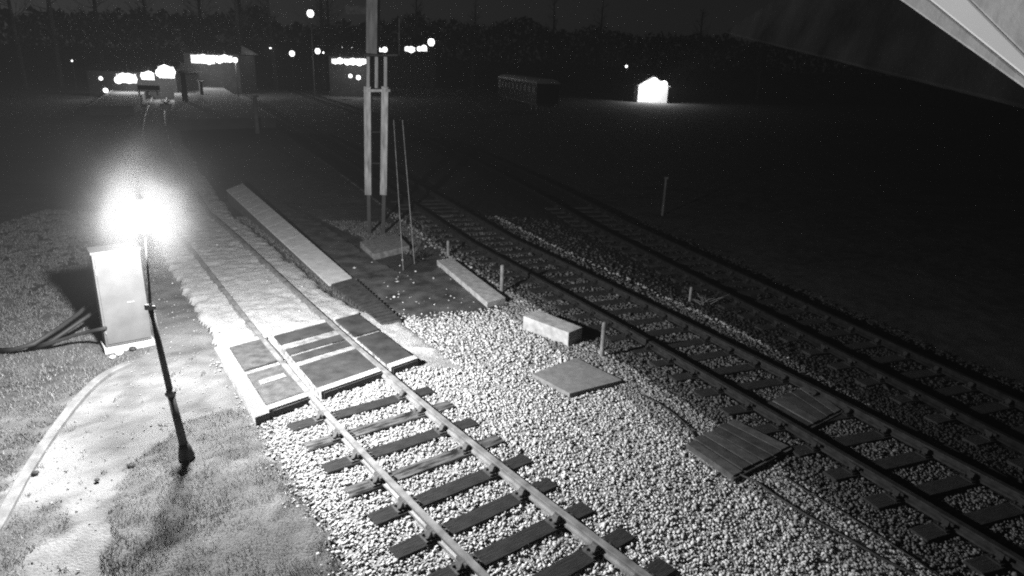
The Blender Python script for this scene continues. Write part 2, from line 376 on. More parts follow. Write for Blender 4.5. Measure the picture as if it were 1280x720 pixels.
edge = bs & ~(north & (rng.random(len(X)) < .997))
# the walked dirt, far bank and tracks carry fewer stones
t23 = np.minimum(np.abs(f2), np.abs(f3)) < 1.7
keep = edge.copy(); keep &= ~((f2 > 1.9) & (rng.random(len(X)) < .5))
for (cx, cy, a, hl) in SLEEPERS:
    dx = X-cx; dy = Y-cy; u = dx*math.cos(a)+dy*math.sin(a); v = -dx*math.sin(a)+dy*math.cos(a)
    keep &= ~((np.abs(u) < hl+.0) & (np.abs(v) < .118+.03*(vnoise(X, Y, 5, 8)-.6)-.10*(np.abs(u) > 1.12)*(u < 0))) | (rng.random(len(X)) < .02)
for fo in (f1, f2, f3):
    keep &= ~(np.abs(np.abs(fo)-.75) < .06)
Z = -.012+.018*rng.random(len(X))+.018*(vnoise(X, Y, 3, 5)-.5)
Z = np.where(north, Z+.08, Z)
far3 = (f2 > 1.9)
T = np.where(f3 > -1.8, .022, np.where(t23, .10, np.where(far3, .06, np.where(f2 > -2.6, .30, .70*(.62+.6*fbm(X, Y, .9, 44))))))*rng.lognormal(0, .30, len(X)); T = np.clip(T, .02, .8)  # stones darken towards the far right, gloom put into their tone
# keep stones off the boards, the slab and the block
def quadmask(q): return ~inpoly(X, Y, q)
x1q = px_poly([(270, 441), (447, 389), (522, 448), (333, 518)], .12)
x2q = px_poly([(853, 553), (915, 521), (990, 548), (915, 596)], .1)
x2m = px_poly([(955, 503), (1010, 478), (1050, 508), (1007, 532)], .1)
slabq = px_poly([(665, 468), (720, 447), (778, 477), (712, 495)], .04)
for q in (x1q, x2q, x2m, slabq): keep &= quadmask(q)
blockq = [tuple(v)[:2] for v in (g(655, 402), g(713, 431), g(729, 424), g(672, 396))]
keep &= quadmask(blockq)
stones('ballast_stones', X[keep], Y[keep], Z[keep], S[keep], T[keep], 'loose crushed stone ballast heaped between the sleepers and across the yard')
print('stones', keep.sum())
# scattered stones and crumbs on the dirt path
n = 2600; PX = rng.uniform(-11, -2, n); PY = rng.uniform(5.5, 16, n); pp, gg, b2, *_ = reg(PX, PY); k = pp & ~gg & ~b2
stones('path_gravel', PX[k], PY[k], np.full(k.sum(), -.012), .011*rng.uniform(.4, 1.6, k.sum()), np.clip(.4*rng.lognormal(0, .4, k.sum()), .05, .7), 'small gravel trodden into the pale dirt path')

# grass: short blades, lit and clumped
n = 560000; X = rng.uniform(-17, 1.0, n); Y = 5.4+rng.random(n)**1.5*19; ps, gs, bs, ds, f1, f2, f3 = reg(X, Y)
off_path = ~ps & ~bs & ~ds & (X < -3.0)
clump = fbm(X, Y, 6, 61); k = ((gs & ~bs) & (clump > .30)) | (off_path & (clump > .42)) | (ps & ~gs & ~bs & (clump > .80))
vis = np.abs(X) < Y*.80+2; k &= vis; X, Y, clump, gs = X[k], Y[k], clump[k], gs[k]
n = len(X); print('blades', n)
h = rng.uniform(.02, .06, n)*(.5+clump*1.1)*(1+.03*(Y-6)); a = rng.uniform(0, 6.28, n); w = .0045*(1+.11*(Y-6)); h = np.where(gs, h, h*.6); lean = rng.uniform(.2, 1.3, n)*h; a2 = rng.uniform(0, 6.28, n)
z0 = np.full(n, -.03)+.0
v0 = np.stack([X-np.cos(a)*w, Y-np.sin(a)*w, z0], 1); v1 = np.stack([X+np.cos(a)*w, Y+np.sin(a)*w, z0], 1)
v2 = np.stack([X+np.cos(a2)*lean, Y+np.sin(a2)*lean, z0+h+.02], 1)
V = np.stack([v0, v1, v2], 1).reshape(-1, 3); tn = np.where(gs, .27, .16)*rng.lognormal(0, .35, n)
tag(npmesh('grass', V, np.arange(3*n).reshape(-1, 3), 'grass', tone=np.repeat(np.clip(tn, .04, .7), 3)), 'short rough grass on both sides of the dirt path', kind='stuff')

# dark trodden path beside the ramp
dp = [g(*p, -.004) for p in [(302, 226), (380, 268), (440, 304), (470, 326), (510, 346), (552, 334), (612, 381), (600, 390), (505, 402), (440, 350)]]
def ragged(pts, step=.14, amp=.10):
    out = []
    for i, p in enumerate(pts):
        q = pts[(i+1) % len(pts)]; d = q-p; n_ = max(1, int(d.length/step)); nn = Vector((d.y, -d.x, 0)).normalized()
        for k in range(n_):
            w_ = p+d*(k/n_); out.append(w_+nn*amp*2*(mnoise.noise(w_*2.3)+.6*mnoise.noise(w_*7)))
    return out
dp = ragged(dp)
mb = MB(); mb.add([(p.x, p.y, -.004) for p in dp]+[(p.x, p.y, -.08) for p in dp], [tuple(range(len(dp)-1, -1, -1))]+[(i, (i+1) % len(dp), (i+1) % len(dp)+len(dp), i+len(dp)) for i in range(len(dp))])
tag(mb.build('asphalt_path', 'asphalt'), kind='structure')

# kerb round the dirt path
mb = MB(); kp = [g(*p, .05) for p in kerb_px]
fine = []
for i in range(len(kp)-1):
    for t in np.linspace(0, 1, 6)[:-1]:
        a_ = kp[max(i-1, 0)]; b_ = kp[i]; c_ = kp[i+1]; e_ = kp[min(i+2, len(kp)-1)]
        fine.append(.5*((2*b_)+(c_-a_)*t+(2*a_-5*b_+4*c_-e_)*t*t+(3*b_-a_-3*c_+e_)*t**3))
fine.append(kp[-1])
vs = []; fs = []
for i, p in enumerate(fine):
    d = (fine[min(i+1, len(fine)-1)]-fine[max(i-1, 0)]).normalized(); nn = Vector((d.y, -d.x, 0)); j = mnoise.noise(p*3)*.012
    for o_, z_ in ((-.075, -.1), (-.075, .03), (-.06, .045), (.06, .045), (.075, .03), (.075, -.1)):
        vs.append((p.x+nn.x*(o_+j), p.y+nn.y*(o_+j), z_+j*.6))
for i in range(len(fine)-1):
    for k in range(6): fs.append((i*6+k, i*6+(k+1) % 6, (i+1)*6+(k+1) % 6, (i+1)*6+k))
fs += [tuple(range(5, -1, -1)), tuple((len(fine)-1)*6+k for k in range(6))]
tag(MB().add(vs, fs).build('kerb', 'kerbstone'), 'low pale concrete edging curving from the left corner up to the cabinet', 'kerb')

# ------------------------------------------------------------------ board crossing over the near track
C = [g(285, 433, .13), g(447, 391, .13), g(520, 447, .13), g(335, 511, .13)]     # far left, far right, near right, near left
def Q(u, v, z): 
    p = C[0]*(1-u)*(1-v)+C[1]*u*(1-v)+C[2]*u*v+C[3]*(1-u)*v; return Vector((p.x, p.y, z))
def slab(u0, u1, v0, v1, z0, z1): return [Q(u0, v0, z0), Q(u1, v0, z0), Q(u1, v1, z0), Q(u0, v1, z0)], [Q(u0, v0, z1), Q(u1, v0, z1), Q(u1, v1, z1), Q(u0, v1, z1)]
def slabs(*rects):
    mb = MB()
    for r in rects: mb.hexa(*slab(*r))
    return mb
ct = C[3]; cr = empty('board_crossing', (0, 0, 0), 0, 'foot crossing of dark panels with white painted edges laid over the near track', 'crossing')
pan = [(.005, .262, .02, .43), (.005, .255, .50, .95), (.315, .735, .025, .20), (.315, .735, .30, .40), (.315, .735, .43, .53), (.315, .735, .60, .955), (.80, .995, .02, .40), (.80, .995, .44, .96)]
for u0_, u1_, v0_, v1_ in pan: slabs((u0_, u1_, v0_, v1_, .095, .135)).build('panel', 'boarddull' if u0_ < .1 else 'panel', cr, bevel=.006)
slabs((.0, .268, -.04, .995, -.02, .092), (.312, .742, -.04, .995, -.02, .093), (.796, 1.0, -.04, .995, -.02, .092)).build('bearer_deck', 'dirtywood', cr)
slabs((.315, .735, .205, .295, .094, .118), (.32, .62, .405, .425, .094, .122), (.315, .735, .535, .595, .094, .126)).build('filler_board', 'filler', cr)
slabs((.04, .20, .64, .70, .136, .150)).build('plank', 'dirtywood', cr, bevel=.004)
for (a_, b_) in ((-.0, .268), (.312, .742), (.796, 1.005)):
    slabs((a_, b_, .962, 1.02, .0, .142)).build('edge_board', 'whitewood', cr, bevel=.004)
    slabs((a_, b_, -.03, .012, .0, .142)).build('edge_board', 'whitewood', cr, bevel=.004)
slabs((-.085, -.004, -.03, 1.05, .0, .14)).build('edge_board', 'whitewood', cr, bevel=.004)
for (a_, b_) in ((.02, .262), (.33, .73), (.81, .99)): slabs((a_, b_, 1.022, 1.03, -.02, .105)).build('end_plate', 'panel', cr)

# crossing over the middle track
cr2 = empty('board_crossing', (0, 0, 0), 0, 'low dull board crossing on the middle track with a stepped near edge', 'crossing')
def quad_slab(px, z0, z1, name, m, parent, bevel=.004):
    p = [g(*q, z1) for q in px]; mb = MB(); mb.hexa([(q.x, q.y, z0) for q in p][::-1] if False else [(q.x, q.y, z0) for q in p], [(q.x, q.y, z1) for q in p]); return mb.build(name, m, parent, bevel=bevel)
def planks(pa, pb, pc, pd_, n, name, m, z=.075):     # boards side by side from edge pa-pb to edge pd-pc
    A_, B_, C_, D_ = (g(*q, z) for q in (pa, pb, pc, pd_))
    for i in range(n):
        a_, b_ = i/n+.012, (i+1)/n-.012; e0, e1 = random.uniform(-.015, .015), random.uniform(-.015, .015); dz = random.uniform(-.006, .006)
        q = [A_.lerp(D_, a_), B_.lerp(C_, a_), B_.lerp(C_, b_), A_.lerp(D_, b_)]; ax = (q[1]-q[0]).normalized(); q = [q[0]+ax*e0, q[1]+ax*e1, q[2]+ax*e1, q[3]+ax*e0]
        MB().hexa([(p.x, p.y, -.02) for p in q], [(p.x, p.y, z+dz) for p in q]).build(name, m[i % len(m)], cr2, bevel=.005)
planks((857, 554), (915, 594), (988, 557), (918, 523), 6, 'plank', ('boarddull', 'plankdark', 'boarddull', 'plankdark', 'plankdark', 'boarddull'))
planks((952, 506), (1006, 534), (1051, 511), (1010, 480), 5, 'plank', ('plankdark', 'boarddull', 'plankdark', 'plankdark', 'boarddull'))
quad_slab([(914, 597), (917, 599), (990, 561), (988, 558)], -.02, .05, 'edge_board', 'boarddull', cr2, 0)
quad_slab([(1007, 536), (1009, 538), (1053, 515), (1051, 513)], -.02, .05, 'edge_board', 'boarddull', cr2, 0)

# slab, block and low concrete strip between the tracks
s_ = quad_slab([(720, 447), (665, 467), (712, 492), (778, 475)], -.05, .06, 'cover_slab', 'slabtop', None, .01)
tag(s_, 'square grey concrete cover slab lying flat in the ballast between the tracks', 'slab')
bt_ = [g(672, 387, .3), g(654, 395, .3), g(711, 416, .3), g(728, 409, .3)]
bt_ = [g(654, 395, .3), g(711, 416, .3), g(728, 409, .3), g(672, 387, .3)]
mb = MB().hexa([(p.x, p.y, -.04) for p in bt_], [(p.x, p.y, .3) for p in bt_])
b_ = mb.build('concrete_block', 'concrete', bevel=.015); tag(b_, 'long chunky pale concrete block beside the ballast, nearest the middle track', 'concrete block')
st_ = quad_slab([(566, 323), (546, 325), (609, 378), (632, 372)], -.05, .13, 'concrete_kerb', 'concrete', None, .01)
tag(st_, 'narrow pale concrete kerb lying along the dark path, beside the second bollard', 'kerb')

# ribbed strip and ramp beside the near track
w0, w1, w2, w3 = g(283, 237, .5), g(303, 229, .5), g(440, 347, .06), g(412, 356, .06)
rp = empty('platform_ramp', (0, 0, 0), 0, 'long pale sloping ramp running along the right of the near track behind the crossing', 'ramp')
NS = 14
for i in range(NS):
    a_, b_ = i/NS+.0015, (i+1)/NS-.0015
    q = [w0.lerp(w3, a_), w0.lerp(w3, b_), w1.lerp(w2, b_), w1.lerp(w2, a_)]
    mb = MB().hexa([p-Vector((0, 0, .05)) for p in q], q); mb.build('slab', 'rampslab', rp)
ins = .04
q = [w0.lerp(w1, ins), w3.lerp(w2, ins), w2.lerp(w3, ins), w1.lerp(w0, ins)]
MB().hexa([(p.x, p.y, -.1) for p in q], [(p.x, p.y, p.z-.052) for p in q]).build('side_wall', 'brick', rp)
rb = empty('ribbed_mat', (0, 0, 0), 0, 'dark ribbed strip of slats between the ramp foot and the crossing', 'ribbed mat')
r0_, r1_, r2_, r3_ = g(414, 356, .1), g(443, 348, .1), g(502, 400, .1), g(478, 405, .1)
mb = MB()
for i in range(17):
    a_, b_ = i/17, (i+.55)/17
    q = [r0_.lerp(r3_, a_), r0_.lerp(r3_, b_), r1_.lerp(r2_, b_), r1_.lerp(r2_, a_)]; mb.hexa([(p.x, p.y, .0) for p in q], [(p.x, p.y, .12) for p in q])
mb.build('slats', 'plankdark', rb)
MB().hexa([(p.x, p.y, -.03) for p in (r0_, r3_, r2_, r1_)], [(p.x, p.y, .085) for p in (r0_, r3_, r2_, r1_)]).build('backing', 'boarddull', rb)

# bollards
def bollard(px, top, r, label):
    p = g(*px); h = .05
    while P((p.x, p.y, h))[1] > top: h += .01
    o = MB().lathe([(r, -.05), (r, h-.03), (r*.9, h-.01), (r*.5, h)], (p.x, p.y, 0), 12).build('bollard', 'concrete_d', smooth=False)
    return tag(o, label, 'bollard', 'short marker bollards along the middle track')
bollard((560, 318), 301, .045, 'small faint bollard at the far end of the concrete kerb')
bollard((627, 364), 331, .05, 'short round bollard beside the near end of the concrete kerb')
bollard((752, 445), 403, .045, 'short thin bollard standing between the cover slab and the middle track')
bollard((862, 377), 359, .035, 'low dark marker peg between the middle and the farthest track')

# ------------------------------------------------------------------ equipment cabinet
ca = g(134, 441); cb = g(191, 430); cdv = (cb-ca); cw = cdv.length; rz = math.atan2(cdv.y, cdv.x)
cab = empty('equipment_cabinet', ca+cdv*.5, rz, 'tall pale metal equipment cabinet standing on the grass behind the lamp post', 'cabinet')
ch = 2.0; dep = .42
MB().box((0, dep/2, ch/2+.06), (cw, dep, ch-.12)).build('body', 'cabinet', cab, bevel=.008)
MB().box((0, dep/2, ch+.02), (cw+.05, dep+.06, .05)).build('lid', 'cabinet', cab, bevel=.01)
MB().box((0, -.012, ch/2+.06), (cw-.07, .022, ch-.22)).build('door', 'cabinet', cab, bevel=.005)
for hz__ in (.4, 1.6): MB().tube([(-cw/2+.03, -.03, hz__), (-cw/2+.03, -.03, hz__+.12)], .012, 8).build('hinge', 'galv', cab)
hd = MB().box((.12, -.035, .98), (.13, .02, .025)).build('handle', 'galv', cab)
MB().box((0, dep/2, .04), (cw+.08, dep+.1, .12)).build('plinth', 'concrete', cab, bevel=.01)
# hoses to the left of it
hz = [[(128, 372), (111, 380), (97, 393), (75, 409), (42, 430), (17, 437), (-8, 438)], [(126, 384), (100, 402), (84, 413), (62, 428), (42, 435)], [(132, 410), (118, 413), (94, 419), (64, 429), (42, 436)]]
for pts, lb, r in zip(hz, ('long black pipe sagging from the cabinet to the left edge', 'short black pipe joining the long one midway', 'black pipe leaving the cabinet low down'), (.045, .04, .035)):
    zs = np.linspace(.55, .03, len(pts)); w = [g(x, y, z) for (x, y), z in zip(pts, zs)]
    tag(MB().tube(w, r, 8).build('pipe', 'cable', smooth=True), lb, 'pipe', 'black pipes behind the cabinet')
# debris at its foot
for (x, y, r, lb) in ((149, 443, .085, 'white lump of rubble at the left foot of the cabinet'), (141, 447, .06, 'small pale stone at the cabinet corner beside the kerb end'), (166, 437, .07, 'dark stone leaning on the cabinet plinth'), (121, 601, .035, 'small dark stone on the pale path, lowest of the loose ones'), (164, 583, .05, 'dark flat stone on the pale path left of the lamp post base'), (44, 592, .045, 'dark stone beside the kerb near the left edge')):
    p = g(x, y); bm = bmesh.new(); bmesh.ops.create_icosphere(bm, subdivisions=2, radius=r)
    for v in bm.verts: v.co *= 1+.35*mnoise.noise(v.co*9+Vector((x, y, 0))); v.co.z *= .6
    me = bpy.data.meshes.new('stone'); bm.to_mesh(me); bm.free(); me.materials.append(MT['whitewood' if 'white' in lb or 'small pale' in lb else 'black']); o = bpy.data.objects.new('stone', me); col.objects.link(o); o.location = (p.x, p.y, r*.35)
    tag(o, lb, 'stone', 'stones lying about the path')

# ------------------------------------------------------------------ the lit lamp post
base = g(234, 574); lp = empty('lamp_post', base, 0, 'leaning black lamp post with a glaring lit lantern, standing in the grass', 'lamp post')
head = at_y(178, 270, base.y+.75)        # centre of the lantern
hl = head-base
neck = at_y(186, 352, base.y+.02)-base; mid = at_y(188, 384, base.y)-base; colr = at_y(213, 491, base.y)-base
def on(z): # point on the leaning column
    return Vector((0, 0, 0)).lerp(mid, z/mid.z)
MB().tube([on(-.1), on(.02), on(.05), on(.2), on(.26)], [.10, .10, .115, .085, .065], 14).build('base', 'black', lp, smooth=True)
MB().tube([on(.2), colr], [.06, .05], 14).build('column', 'black', lp, smooth=True)
MB().tube([colr-Vector((0, 0, .05)), colr-Vector((0, 0, .02)), colr+Vector((0, 0, .03)), colr+Vector((0, 0, .06))], [.055, .075, .075, .05], 14).build('collar', 'galv', lp, smooth=True)
MB().tube([colr, mid], [.045, .036], 12).build('upper_column', 'black', lp, smooth=True)
MB().tube([mid, neck, neck.lerp(hl, .55)+Vector((.0, .02, .05)), hl-Vector((0, 0, .32))], [.024, .014, .013, .013], 10).build('swan_neck', 'black', lp, smooth=True)
MB().tube([mid+Vector((-.06, -.02, .0)), mid+Vector((.07, 0, .0))], .03, 8).build('clamp', 'gutter', lp)
MB().box(mid+Vector((.0, -.05, .02)), (.09, .05, .08)).build('junction_box', 'gutter', lp, bevel=.01)
lan = MB().lathe([(.03, -.36), (.06, -.30), (.08, -.24), (.09, -.22)], hl, 12).build('lantern', 'black', lp, smooth=True)
lan2 = MB().lathe([(.235*math.sin(math.pi*k/14), -.235*math.cos(math.pi*k/14)) for k in range(1, 14)], hl, 20).build('glass', 'glass_lit', lan, smooth=True)
MB().lathe([(.06, .225), (.05, .26), (.02, .28), (.012, .33), (.0, .34)], hl, 10).build('finial', 'black', lan)
lan2.visible_shadow = True
ld = bpy.data.lights.new('lamp_light', 'POINT'); ld.energy = 1; ld.shadow_soft_size = .12; ld.color = (1, 1, 1)
lo = bpy.data.objects.new('lamp_light', ld); col.objects.link(lo); lo.parent = lp; lo.location = hl+Vector((0, 0, -.02))
LAMP_W = 4700.0
# the bulb: light passes the lantern panes, so the light sits just outside the emissive glass shell
MT['glass_lit'].node_tree.nodes['Principled BSDF'].inputs['Emission Strength'].default_value = 12
ld.energy = LAMP_W
# glass as a glowing mantle with clear panes
def clear_glow(m, strength):
    nt = m.node_tree; out = nt.nodes['Material Output']; nt.nodes.remove(nt.nodes['Principled BSDF'])
    tr = nt.nodes.new('ShaderNodeBsdfTransparent'); em = nt.nodes.new('ShaderNodeEmission'); em.inputs['Strength'].default_value = strength
    ad = nt.nodes.new('ShaderNodeAddShader'); nt.links.new(tr.outputs[0], ad.inputs[0]); nt.links.new(em.outputs[0], ad.inputs[1]); nt.links.new(ad.outputs[0], out.inputs['Surface'])
clear_glow(MT['glass_lit'], 20)

# ------------------------------------------------------------------ signal post
sb = g(471, 292); sg = empty('signal_post', sb, 0, 'tall pale signal post with two uprights and a ladder on a concrete base', 'signal post')
def sv(x, y, dy=0): return at_y(x, y, sb.y+dy)-sb
up = MB(); 
for x0_, x1_ in ((460, 461), (482, 480)):
    MB().bar(sv(x0_, 108), sv(x1_, 243), .26, .22).build('upright', 'lattice', sg, bevel=.01)
    MB().bar(sv(x1_, 243.5), sv(x1_ + (1 if x0_ < 470 else -1), 300), .07, .12).build('lower_post', 'black', sg)
for yy in (128, 165, 204): MB().bar(sv(463, yy), sv(480, yy), .05, .04).build('cross_brace', 'railrust', sg)
MB().bar(sv(456, 113), sv(489, 113), .3, .08).build('bracket', 'lattice', sg)
for xa_, xb_ in ((456.5, 466), (466.5, 477), (477.5, 488.5)): MB().bar(sv((xa_+xb_)/2, 110), sv((xa_+xb_)/2, 71), (xb_-xa_)*.0305, .1).build('bracket_plate', 'platedull', sg)
MB().bar(sv(456, 69), sv(498, 69), .3, .05).build('landing', 'sleeper', sg)
MB().bar(sv(466, 67), sv(467, -40), .42, .34).build('doll_post', 'mast', sg, bevel=.01)
for a_, b_, nm_ in (((499, 69), (499, 22), 'handrail'), ((430, 8), (462, 8), 'arm_rail'), ((432, 17), (460, 17), 'arm_rail')): MB().bar(sv(*a_), sv(*b_), .035, .035).build(nm_, 'railrust', sg)
MB().bar(sv(432, 12.5), sv(460, 12.5), .07, .2).build('signal_arm', 'railrust', sg)
gb1, gb2 = g(504, 338)-sb, g(518, 330)-sb
la, lc = sv(492, 150, -.8), sv(503, 150, -.8)
for a_, b_ in ((la, gb1), (lc, gb2)): MB().bar(a_, b_, .018).build('ladder_rail', 'platedull', sg)
pq = [g(450, 302, .15), g(467, 318, .15), g(512, 307, .15), g(497, 292, .15)]
mb = MB().hexa([(p.x, p.y, -.05) for p in pq], [(p.x, p.y, .15) for p in pq]); o = mb.build('base_slab', 'concrete_d', bevel=.02); o.parent = sg; o.matrix_parent_inverse = Matrix.Translation(-sb)
# small posts out in the dark
for (x, yb_, yt, r, z, lb, nm) in ((322, 166, 120, .16, 0, 'lone grey post standing in the dark yard beyond the ramp', 'concrete_d'), (828, 268, 222, .05, 0, 'thin dark post behind the farthest track', 'mast'), (233, 136, 90, .28, 0, 'tall dark platform post left of the lit canopy, taller of two', 'black'), (253, 127, 102, .22, 0, 'short dark platform post beside the shining rail', 'black')):
    p = g(x, yb_); h = .1
    while P((p.x, p.y, h))[1] > yt: h += .05
    mb = MB().tube([(p.x, p.y, -.05), (p.x, p.y, h*.97), (p.x, p.y, h)], [r, r*.9, r*.5], 10); mb.box((p.x, p.y, h*.99), (r*2.6, r*2.6, .06*h**.5))
    tag(mb.build('post', nm), lb, 'post')

# ------------------------------------------------------------------ wires and rodding along the ballast
for pts, r, lb in (([(800, 492), (822, 503), (846, 520), (860, 533), (869, 546)], .014, 'thin dark cable looping over the ballast to the low board crossing'),
                   ([(922, 592), (945, 602), (970, 620), (1010, 645), (1058, 672), (1100, 697), (1150, 722), (1200, 745)], .018, 'thick dark cable running from the board crossing to the bottom edge'),
                   ([(975, 592), (1010, 615), (1050, 638), (1095, 668), (1140, 697), (1185, 728)], .010, 'thin signal wire parallel to the thick cable, nearer the middle track')):
    w = [g(x, y, .045) for x, y in pts]; tag(MB().tube(w, r, 8).build('cable', 'cable', smooth=True), lb, 'cable')
def twigs(c, R, n, label, m='twig', hmax=.5):
    mb = MB(); 
    for i in range(n):
        a = random.uniform(0, 6.28); e = random.uniform(.1, 1.1); L_ = R*random.uniform(.4, 1); p0 = Vector(c)+Vector((random.uniform(-.15, .15), random.uniform(-.15, .15), .02)); 
        p1 = p0+Vector((math.cos(a)*math.cos(e), math.sin(a)*math.cos(e), math.sin(e)*hmax/.5))*L_*.6; p2 = p1+Vector((math.cos(a+.5)*.5, math.sin(a+.5)*.5, .15))*L_*.6
        mb.tube([p0, p1, p2], [.012, .009, .004], 4)
    return tag(mb.build('brushwood', m), label, 'twigs')
twigs(g(880, 380), .8, 16, 'pale dead branches lying between the middle and farthest tracks')
twigs(g(520, 325), .7, 22, 'dark spiky weeds at the ladder foot of the signal post', 'sleeper')

# ------------------------------------------------------------------ roof verge just above the camera
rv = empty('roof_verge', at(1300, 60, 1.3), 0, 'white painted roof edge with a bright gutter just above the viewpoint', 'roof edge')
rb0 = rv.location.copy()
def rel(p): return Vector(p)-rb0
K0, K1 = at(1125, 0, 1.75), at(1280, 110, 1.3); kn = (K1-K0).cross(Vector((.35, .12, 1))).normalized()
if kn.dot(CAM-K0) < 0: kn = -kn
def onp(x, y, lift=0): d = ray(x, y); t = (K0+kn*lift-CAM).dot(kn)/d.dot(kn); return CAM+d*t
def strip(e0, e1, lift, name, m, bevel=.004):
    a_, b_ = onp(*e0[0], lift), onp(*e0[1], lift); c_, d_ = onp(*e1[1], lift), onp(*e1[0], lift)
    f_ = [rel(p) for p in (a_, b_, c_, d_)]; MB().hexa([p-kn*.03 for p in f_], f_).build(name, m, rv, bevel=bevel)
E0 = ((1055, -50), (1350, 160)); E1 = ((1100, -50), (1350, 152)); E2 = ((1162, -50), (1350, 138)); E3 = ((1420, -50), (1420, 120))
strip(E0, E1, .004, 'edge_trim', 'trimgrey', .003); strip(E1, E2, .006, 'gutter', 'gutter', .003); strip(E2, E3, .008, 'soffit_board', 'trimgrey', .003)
strip(((905, 40), (1350, 150)), ((1060, -60), (1420, 40)), -.22, 'glare_board', 'glare', .003)  # board added to stand in for a grey band of lens glare

# ------------------------------------------------------------------ the station in the distance
def lamp_standard(px, ybase_dist, ytop, label, r, m='lamp_far', w=0):
    """a lamp on a column, placed wy metres out"""
    h = at_y(px, ytop, ybase_dist); t = empty('platform_lamp', (h.x, h.y, 0), 0, label, 'lamp', 'lit lamps of the distant station')
    MB().tube([(0, 0, 0), (0, 0, h.z-r)], [.07, .05], 8).build('column', 'black', t)
    MB().lathe([(r*.5, -r), (r, -r*.3), (r, r*.4), (r*.6, r), (.01, r*1.05)], (0, 0, h.z), 10).build('globe', m, t, smooth=True)
    if w:
        l = bpy.data.lights.new('lamp_light', 'POINT'); l.energy = w; l.shadow_soft_size = .3; q = bpy.data.objects.new('lamp_light', l); col.objects.link(q); q.parent = t; q.location = (0, -.6, h.z-.3)
    return t
for (x, y, D, r, w, lb) in ((388, 17, 95, .42, 0, 'tallest lit lamp, high on a thin pole above the distant yard'), (365, 67, 110, .38, 0, 'small square-looking lamp low on the left of the tall pole'), (397, 64, 110, .38, 0, 'bright lamp just right of the tall pole'), (404, 66, 118, .18, 0, 'tiny dim lamp between two bright ones'),
                            (539, 53, 110, .5, 0, 'bright lamp on its own at the right end of the row of lights'), (90, 76, 90, .1, 0, 'pinprick of light alone in the dark trees at the left'), (294, 75, 90, .28, 300, 'small lamp at the right end of the lit canopy'), (783, 83, 120, .2, 0, 'pinprick lamp left of the floodlit white shed')):
    lamp_standard(x, D, y, lb, r, w=w)
# light strips: rows of lit windows of far sheds
def shed(xa, xb, ytop, ybot, D, lits, label, roofh=1.2, depth=6, wallm='wall', lit='window_lit', eave=.5):
    a = at_y(xa, ybot, D); b = at_y(xb, ybot, D+.1); a.z = 0; b.z = 0
    t_ = at_y(xa, ytop, D).z; d = b-a; W = d.length; rz = math.atan2(d.y, d.x); e = empty('station_building', a, rz, label, 'building')
    zt = max(t_, 2.2)
    MB().box((W/2, depth/2, zt/2), (W, depth, zt)).build('wall', wallm, e)
    MB().add([(-eave, -eave, zt), (W+eave, -eave, zt), (W+eave, depth+eave, zt), (-eave, depth+eave, zt), (.6, depth/2, zt+roofh), (W-.6, depth/2, zt+roofh)], [(0, 1, 5, 4), (1, 2, 5), (2, 3, 4, 5), (3, 0, 4), (3, 2, 1, 0)]).build('roof', 'roof', e)
    for (x0, x1, y0, y1) in lits:
        p0 = at_y(x0, y0, D); p1 = at_y(x1, y1, D); xx0 = (Vector((p0.x, p0.y, 0))-a).dot(d.normalized()); xx1 = (Vector((p1.x, p1.y, 0))-a).dot(d.normalized())
        z0, z1 = sorted((p0.z, p1.z)); z0 = max(z0, .3)
        fr = MB().box(((xx0+xx1)/2, -.02, (z0+z1)/2), (xx1-xx0+.2, .08, z1-z0+.2)).build('window', 'white', e)
        MB().box(((xx0+xx1)/2, -.075, (z0+z1)/2), (xx1-xx0, .03, z1-z0)).build('pane', lit, fr)
    return e
shed(112, 222, 88, 116, 82, [(146, 170, 93, 103), (177, 192, 91, 99), (198, 217, 84, 97)], 'low station building with three glaring lit windows at the far left platform')
shed(232, 300, 66, 92, 96, [(239, 268, 69, 79), (270, 290, 70, 77)], 'dark canopied station building with a broad glaring band of light under its roof')
shed(300, 416, 60, 84, 120, [], 'long dim low shed in the distance behind the tall lamp pole', lit='window_dim')
shed(412, 458, 70, 99, 100, [(415, 427, 74, 79), (430, 443, 74, 79), (445, 457, 74, 79)], 'small distant hut with a row of three lit windows left of the signal post')
shed(410, 545, 58, 70, 135, [(413, 425, 62, 66), (427, 434, 62, 65), (438, 442, 61, 65), (472, 483, 61, 65), (506, 519, 59, 64), (522, 534, 60, 64)], 'farthest long building with a broken line of small lit windows')
# lights of the station's own lamps, under the canopies
for (x, y, D, w) in ((160, 99, 79, 700), (208, 92, 79, 700), (250, 76, 92, 1200), (440, 78, 96, 900), (338, 60, 100, 250)):
    h = at_y(x, y, D); t = empty('canopy_lamp', h, 0, 'lamp hung under the edge of the %s' % {160: 'far left station building', 208: 'far left station building, right end', 250: 'canopied building', 440: 'small hut', 338: 'long dim shed'}[x], 'lamp', 'canopy lamps')
    MB().lathe([(.05, .3), (.22, .12), (.24, .05)], (0, 0, 0), 10).build('shade', 'black', t); MB().lathe([(.15, .04), (.16, -.02), (.06, -.1)], (0, 0, 0), 10).build('bulb', 'lamp_mid', t)
    l = bpy.data.lights.new('lamp_light', 'POINT'); l.energy = w; l.shadow_soft_size = .2; q = bpy.data.objects.new('lamp_light', l); col.objects.link(q); q.parent = t; q.location = (0, 0, -.35)
def globes(pts, D, name, label, group):
    proto = None
    for x, y, r in pts:
        h = at_y(x, y, D)
        if proto is None:
            proto = empty(name, h, 0, label, 'lamp', group); MB().lathe([(.02, -.25), (.2, -.17), (.25, 0), (.2, .17), (.02, .25)], (0, 0, 0), 12).build('globe', 'lamp_mid', proto, smooth=True)
            MB().tube([(0, 0, .25), (0, 0, .5)], .03, 6).build('hanger', 'black', proto); e = proto
        else: e = copy_tree(proto)
        e.location = h; e.scale = (r/.25,)*3
